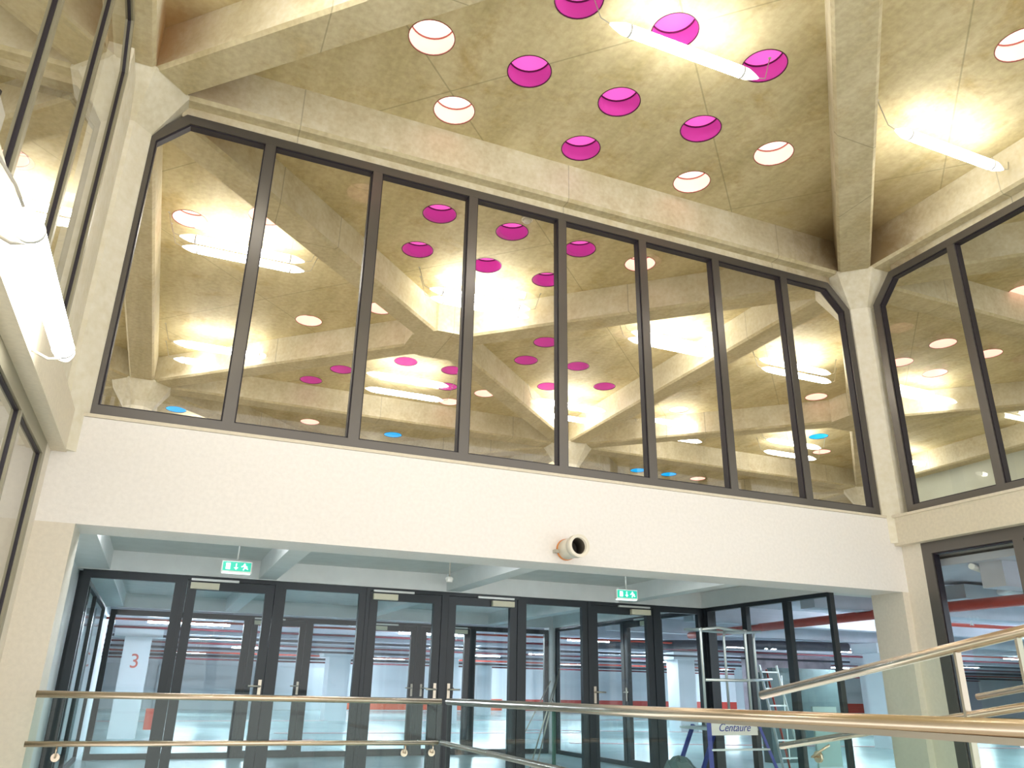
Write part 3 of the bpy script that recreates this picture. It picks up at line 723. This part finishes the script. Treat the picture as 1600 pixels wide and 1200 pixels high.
# ladder platform
o = thing('platform_ladder', 'aluminium work platform with guard rails and blue legs before the right glazing', 'ladder', (6.65, 8.2, -1.15))
T = lambda *p: MB().tube(list(p), .017, 8)
for nm, a in (('guard_post', (6.0, 8.25)), ('guard_post', (6.66, 8.25)), ('guard_post', (6.72, 8.75)), ('guard_post', (7.2, 8.75))):
    x, y = a; T((x, y, -.36), (x, y, .66), (x+.02, y, .72)).build(nm, ALU, o)
T((6.0, 8.25, .70), (6.28, 8.28, .735), (6.66, 8.25, .70)).build('top_rail', ALU, o)
T((6.0, 8.25, .70), (6.12, 8.75, .735), (6.9, 8.75, .72), (7.3, 8.72, .75)).build('top_rail', ALU, o)
T((6.66, 8.25, .71), (6.73, 8.5, .73), (6.72, 8.75, .73)).build('top_rail', ALU, o)
T((6.02, 8.25, .13), (6.66, 8.25, .135), (7.22, 8.5, .16)).build('mid_rail', ALU, o)
m = MB(); m.box(6.0, 6.74, 8.25, 8.8, -.42, -.39); m.build('deck', ALU, o)
m = MB(); m.box(6.04, 6.70, 8.215, 8.235, -.47, -.27); pl = m.build('name_plate', WHTP, o)
text_part('lettering', 'Centaure', .12, BLUEM, o, (6.36, 8.212, -.39), Matrix.Rotation(math.pi/2, 4, 'X'), shear=.35)
for nm, a, b in (('leg', (6.03, 8.25, -.25), (5.93, 8.1, -1.15)), ('leg', (6.70, 8.25, -.25), (6.98, 8.1, -1.15)), ('leg', (6.55, 8.8, -.38), (6.48, 9.2, -1.15)), ('leg', (6.2, 8.8, -.38), (6.1, 9.2, -1.15))):
    MB().bar(a, b, .05, .03).build(nm, BLUEM, o)
for z in (-.62, -.88):
    k = (-.25-z)/.9
    MB().bar((6.03-.1*k, 8.25-.15*k, z), (6.70+.28*k, 8.25-.15*k, z), .06, .02).build('rung', ALU, o)
o = thing('waste_sack', 'crumpled grey-green sack beside the ladder leg', 'sack', (5.85, 8.6, -1.15))
m = MB(); m.ball((5.85, 8.6, -.95), .22, 14, 1.0)
for v in m.bm.verts: v.co += Vector((random.uniform(-.03, .03), random.uniform(-.03, .03), random.uniform(-.02, .03)))
for v in m.bm.verts: v.co.z = max(v.co.z, -1.15)
m.build('sack_body', plain('dull_teal_plastic', (.09, .15, .15), .5), o)
o = thing('push_broom', 'red-handled tool leaning behind the ladder platform', 'broom', (9.4, 10.6, -1.15))
MB().tube([(9.2, 10.6, -1.1), (9.0, 10.7, .35)], .016, 8).build('handle', REDM, o)
m = MB(); m.box(9.0, 9.4, 10.55, 10.65, -1.15, -1.08); m.build('head', DARKP, o)
o = thing('step_ladder', 'aluminium step ladder standing in the garage behind the glass post', 'ladder', (8.9, 10.2, -1.15))
MB().bar((8.75, 10.2, -1.15), (8.62, 10.4, .4), .06, .025).build('stile', ALU, o); MB().bar((9.12, 10.2, -1.15), (8.95, 10.4, .4), .06, .025).build('stile', ALU, o)
for k in range(6):
    z = -.9+k*.24; t = (z+1.15)/1.55
    MB().bar((8.75-.13*t, 10.2+.2*t, z), (9.12-.17*t, 10.2+.2*t, z), .05, .02).build('rung', ALU, o)
for x, y, w_, h_, mt, lab in ((10.6, 12.2, .7, 1.5, plain('dark_green_cabinet', (.06, .10, .10), .5), 'dark cabinet standing behind the right glazing'), (10.3, 10.9, .5, .95, plain('pale_green_board', (.50, .60, .52), .5), 'pale green board leaning in front of the dark cabinet')):
    oo = thing('storage_cabinet' if h_ > 1 else 'leaning_board', lab, 'cabinet' if h_ > 1 else 'board', (x, y, -1.15))
    MB().box(x-w_/2, x+w_/2, y, y+.25 if h_ > 1 else y+.04, -1.15, -1.15+h_).build('body', mt, oo)
    if h_ > 1: MB().box(x-.01, x+.01, y-.006, y, -1.1, -1.2+h_).build('door_gap', ALU, oo)
    else: MB().box(x-w_/2, x+w_/2, y-.01, y, -1.15, -1.10).build('edge_strip', ALU, oo)

# ------------------------------------------------------------------ tubular lamps upstairs
def wrap_lamp(a, b, lab, r=.055, wires=True, group='tubular lamps hung under the concrete ceiling'):
    a = Vector(a); b = Vector(b); d = (b-a).normalized(); mid = (a+b)/2
    o = thing('tubular_lamp', lab, 'lamp', mid, group)
    MB().tube([a+d*.20, b-d*.20], r, 16).build('lit_tube', TUBE, o)
    for e, s in ((a, 1), (b, -1)):
        cap = MB().tube([e+d*s*.20, e+d*s*.13, e+d*s*.05, e], [r*1.02, r*.98, r*.55, r*.18], 16).build('end_cap', CAPW, o)
        MB().tube([e+d*s*.205, e+d*s*.185], r*1.06, 16).build('clamp_ring', SILVER, cap)
        if wires:
            m = MB(); m.tube([e+d*s*.005, e-d*s*.09+Vector((0, 0, .03)), e-d*s*.18+Vector((0, 0, ZC-e.z))], .005, 6); m.ball(e-d*s*.18+Vector((0, 0, ZC-e.z)), .018, 8, .5); m.build('hanging_wire', GRYBOX, o)
    return o
ZL = 5.45; KL = 5.45/5.55
for x0, y, lab in ((2.86, 4.65, 'long lit tube lamp crossing the magenta skylights at the top'),
                   (6.30, 4.66, 'lit tube lamp at the upper right beside the vertical beam'),
                   (-.60, 4.65, 'added unseen tube lamp near the left wall, above the frame'),  # unseen lamp, added for front-bay light
                   (-.60, .4, 'added unseen tube lamp behind the camera, left'), (2.9, .4, 'added unseen tube lamp behind the camera, middle'), (6.3, .4, 'added unseen tube lamp behind the camera, right'),  # unseen row, added to light the front bay
                   (-.57, 10.12, 'upper tube of the pair in the far left pane'), (-.53, 10.40, 'lower tube of the pair in the far left pane'),
                   (2.92, 10.13, 'upper tube of the pair crossing the middle window post'), (3.02, 10.40, 'lower tube of the pair crossing the middle window post'),
                   (6.43, 10.17, 'upper tube of the pair by the sixth window post'), (6.52, 10.42, 'lower tube of the pair by the sixth window post'),
                   (9.08, 10.18, 'upper tube of the pair by the rightmost post of the wide window'), (9.40, 10.50, 'lower tube of the pair by the rightmost post of the wide window'),
                   (12.47, 10.27, 'lit tube lamp in the left pane of the right-hand window'),
                   (-.56, 13.92, 'upper thin far tube by the left post'), (-.54, 14.75, 'lower thin far tube by the left post'),
                   (2.86, 13.90, 'upper far tube under the magenta skylight in the third pane'), (3.03, 14.73, 'lower far tube in the third pane ending at a peach skylight'),
                   (6.38, 13.86, 'upper far tube by the distant column capital'), (6.78, 14.62, 'lower far tube by the distant column capital'),
                   (9.2, 13.90, 'upper far tube in the sixth pane'), (9.54, 14.80, 'lower far tube in the sixth pane'),
                   (12.4, 13.95, 'upper far tube at the foot of the rightmost post'), (12.99, 14.75, 'lower far tube at the foot of the rightmost post'),
                   (12.3, 4.65, 'lit tube lamp beyond the right-hand window, out at the edge'), (-3.56, 10.13, 'upper tube of the pair seen through the left side window'), (-3.50, 10.42, 'lower tube of the pair seen through the left side window'), (-7.2, 4.65, 'tube lamp in the side hall, out of view at the left'), (-7.2, 1.0, 'tube lamp in the side hall, out of view further left'), (15.9, 10.2, 'added unseen tube lamp beyond the right edge, upper row'), (-4.4, 13.9, 'added unseen tube lamp behind the left column, lower row'), (15.9, 13.9, 'added unseen tube lamp beyond the right edge, lower row'), (15.9, 4.65, 'added unseen tube lamp outside the right edge near the front'), (15.0, 19.3, 'added unseen tube lamp at the right of the hall'), (8.0, 19.3, 'added unseen tube lamp behind the middle column'), (-.5, 19.3, 'added unseen tube lamp beyond the left blue skylight'), (4.0, 19.6, 'added unseen tube lamp beyond the middle blue skylight'), (11.0, 19.6, 'added unseen tube lamp beyond the pair of blue skylights'), (6.9, 24.0, 'added unseen tube lamp at the back of the hall')):  # unseen lamps from the right edge onward are added to brighten the hall
    wrap_lamp(((x0-.02)*KL, y*KL, ZL), ((x0+1.62)*KL, y*KL, ZL), lab)
lm = wrap_lamp((-.76, 3.20, 1.74), (-.76, 4.98, 1.76), 'big lit tube lamp fixed low along the left wall band', r=.056, wires=False, group=None)

for y in (3.42, 4.78):
    MB().tube([(-.76, y, 1.695), (-.82, y, 1.68), (-.91, y, 1.72)], .009, 8).build('wall_bracket', GRYBOX, lm)
MB().tube([(-.76, 3.20, 1.74), (-.78, 3.10, 1.77), (-.86, 3.02, 1.86), (-.90, 2.98, 1.92)], .007, 8).build('feed_cable', GRYBOX, lm)
o = thing('junction_box', 'small grey junction box on the left wall above the low tube lamp', 'junction box', (-.88, 2.95, 1.92))
MB().box(-.91, -.85, 2.88, 3.0, 1.90, 2.0).build('box_body', GRYBOX, o, bevel=.006)
MB().tube([(-.88, 2.94, 2.0), (-.88, 2.94, 2.06)], .015, 8).build('gland', BLACK, o)

# detector on the ceiling, vent pipe in the white wall
o = thing('smoke_detector', 'small round white detector on the ceiling behind the middle pane', 'smoke detector', (3.58, 8.10, ZC-.07))
MB().tube([(3.58, 8.10, ZC), (3.58, 8.10, ZC-.03)], .075, 20).build('base', WHTP, o)
MB().tube([(3.58, 8.10, ZC-.03), (3.58, 8.10, ZC-.06), (3.58, 8.10, ZC-.075)], [.06, .05, .03], 20).build('sensing_head', WHTP, o)
o = thing('vent_pipe', 'short cream pipe stub sticking out of the white wall under the window', 'pipe', (3.50, YF, 1.29))
def hollow(y0, y1, r0, r1, c):
    m = MB(); K = 28; R = []
    for r, y in ((r0, y0), (r0, y1), (r1, y1), (r1, y0)):
        R.append([m.bm.verts.new((c[0]+r*math.cos(2*math.pi*k/K), y, c[1]+r*math.sin(2*math.pi*k/K))) for k in range(K)])
    for a in range(4):
        for k in range(K): m.bm.faces.new((R[a][k], R[a][(k+1)%K], R[(a+1)%4][(k+1)%K], R[(a+1)%4][k])).smooth = (a in (0, 2))
    return m
hollow(YF-.30, YF, .098, .080, (3.52, 1.27)).build('pipe_wall', PVC, o)
hollow(YF-.305, YF-.23, .108, .097, (3.52, 1.27)).build('socket_rim', PVC, o)
hollow(YF-.26, YF-.01, .0795, .074, (3.52, 1.27)).build('inner_pipe', PVCIN, o)
MB().poly([(3.52+.078*math.cos(2*math.pi*k/28), YF-.10, 1.27+.078*math.sin(2*math.pi*k/28)) for k in range(28)]).build('pipe_bore', PVCIN, o)
hollow(YF-.035, YF-.015, .104, .097, (3.52, 1.27)).build('orange_seal', ORIN, o)
MB().box(3.385, 3.43, YF-.06, YF, 1.23, 1.26).build('clip', GRYBOX, o)

# ------------------------------------------------------------------ balustrades
def disc_fix(c, n, root, arm):
    c = Vector(c); n = Vector(n)
    MB().tube([c, c+n*.014], .028, 18).build('glass_clamp', STEEL, root)
    MB().tube([c+n*.01, c+n*.05, arm], .006, 8).build('clamp_arm', STEEL, root)
o = thing('glass_balustrade', 'glass balustrade with steel handrail across the opening at the left', 'railing', (.8, 6.75, -1.15))
MB().tube([(-.73, 6.75, -.095), (2.25, 6.75, -.115)], .024, 14).build('handrail', STEEL, o)
MB().tube([(-.73, 6.70, -.412), (2.22, 6.70, -.425)], .019, 12).build('lower_rail', STEEL, o)
for a, b in ((-.72, .60), (.615, 2.10), (2.115, 2.26)):
    m = MB(); m.box(a, b, 6.745, 6.757, -1.30, -.12); m.build('glass_panel', GLASS_BAL, o)
for x in (-.53, 1.95, 2.18): disc_fix((x, 6.74, -.50), (0, -1, 0), o, (x, 6.70, -.43))
o = thing('glass_balustrade', 'nearest glass balustrade, its thick steel handrail running to the right edge', 'railing', (2.3, 4, -1.15))
MB().tube([(2.3, 6.72, -.115), (2.3, 3.5, -.098), (2.3, 1.0, -.078)], .026, 16).build('handrail', STEEL, o)
MB().box(2.283, 2.317, 1.0, 6.72, -.128, -.108).build('cap_channel', STEELD, o)
MB().tube([(2.3-.05, 6.70, -.425), (2.3-.05, 3.5, -.44), (2.3-.05, 1.0, -.45)], .019, 12).build('lower_rail', STEEL, o)
for a, b in ((1.0, 2.55), (2.56, 4.70), (4.72, 6.72)):
    MB().box(2.294, 2.306, a, b, -1.30, -.13).build('glass_panel', GLASS_BAL, o)
MB().box(2.292, 2.308, 4.70, 4.72, -1.30, -.13).build('panel_joint', EDGE, o)
o = thing('stair_balustrade', 'rising stair handrail with glass panels at the lower right', 'railing', (3.2, 3, -2.4))
sl = lambda y: (3.84-y)*.163
P = lambda y, dz: (3.2, y, -.01+sl(y)+dz)
MB().tube([P(3.86, 0), P(1.0, 0)], .023, 14).build('handrail', STEEL, o)
MB().tube([P(3.74, -.275), P(1.0, -.275)], .017, 12).build('lower_rail', STEEL, o)
MB().tube([P(2.50, -.21), P(1.0, -.205)], .013, 12).build('mid_rail', STEEL, o)
for a, b in ((1.0, 2.48), (2.56, 3.70)):
    m = MB(); m.prism([(a, -2.4), (a, -.03+sl(a)), (b, -.03+sl(b)), (b, -2.4)], lambda u, v, t: (3.2+t, u, v), -.006, .006); m.build('glass_panel', GLASS_BAL, o)
MB().bar((3.2, 2.56, sl(2.56)-.03), (3.2, 2.56, -2.4), .035, .012).build('post', STEELD, o)
MB().bar((3.2, 2.27, sl(2.27)-.03), (3.2, 2.27, -2.4), .03, .012).build('post', STEELD, o)
disc_fix((3.19, 3.45, -.30), (-1, 0, 0), o, (3.2, 3.38, -.24))

# ------------------------------------------------------------------ raise the layout so the garage floor lies at z = 0
for ob in list(C.objects):
    if ob.parent is None and ob is not cam: ob.location.z += ZO
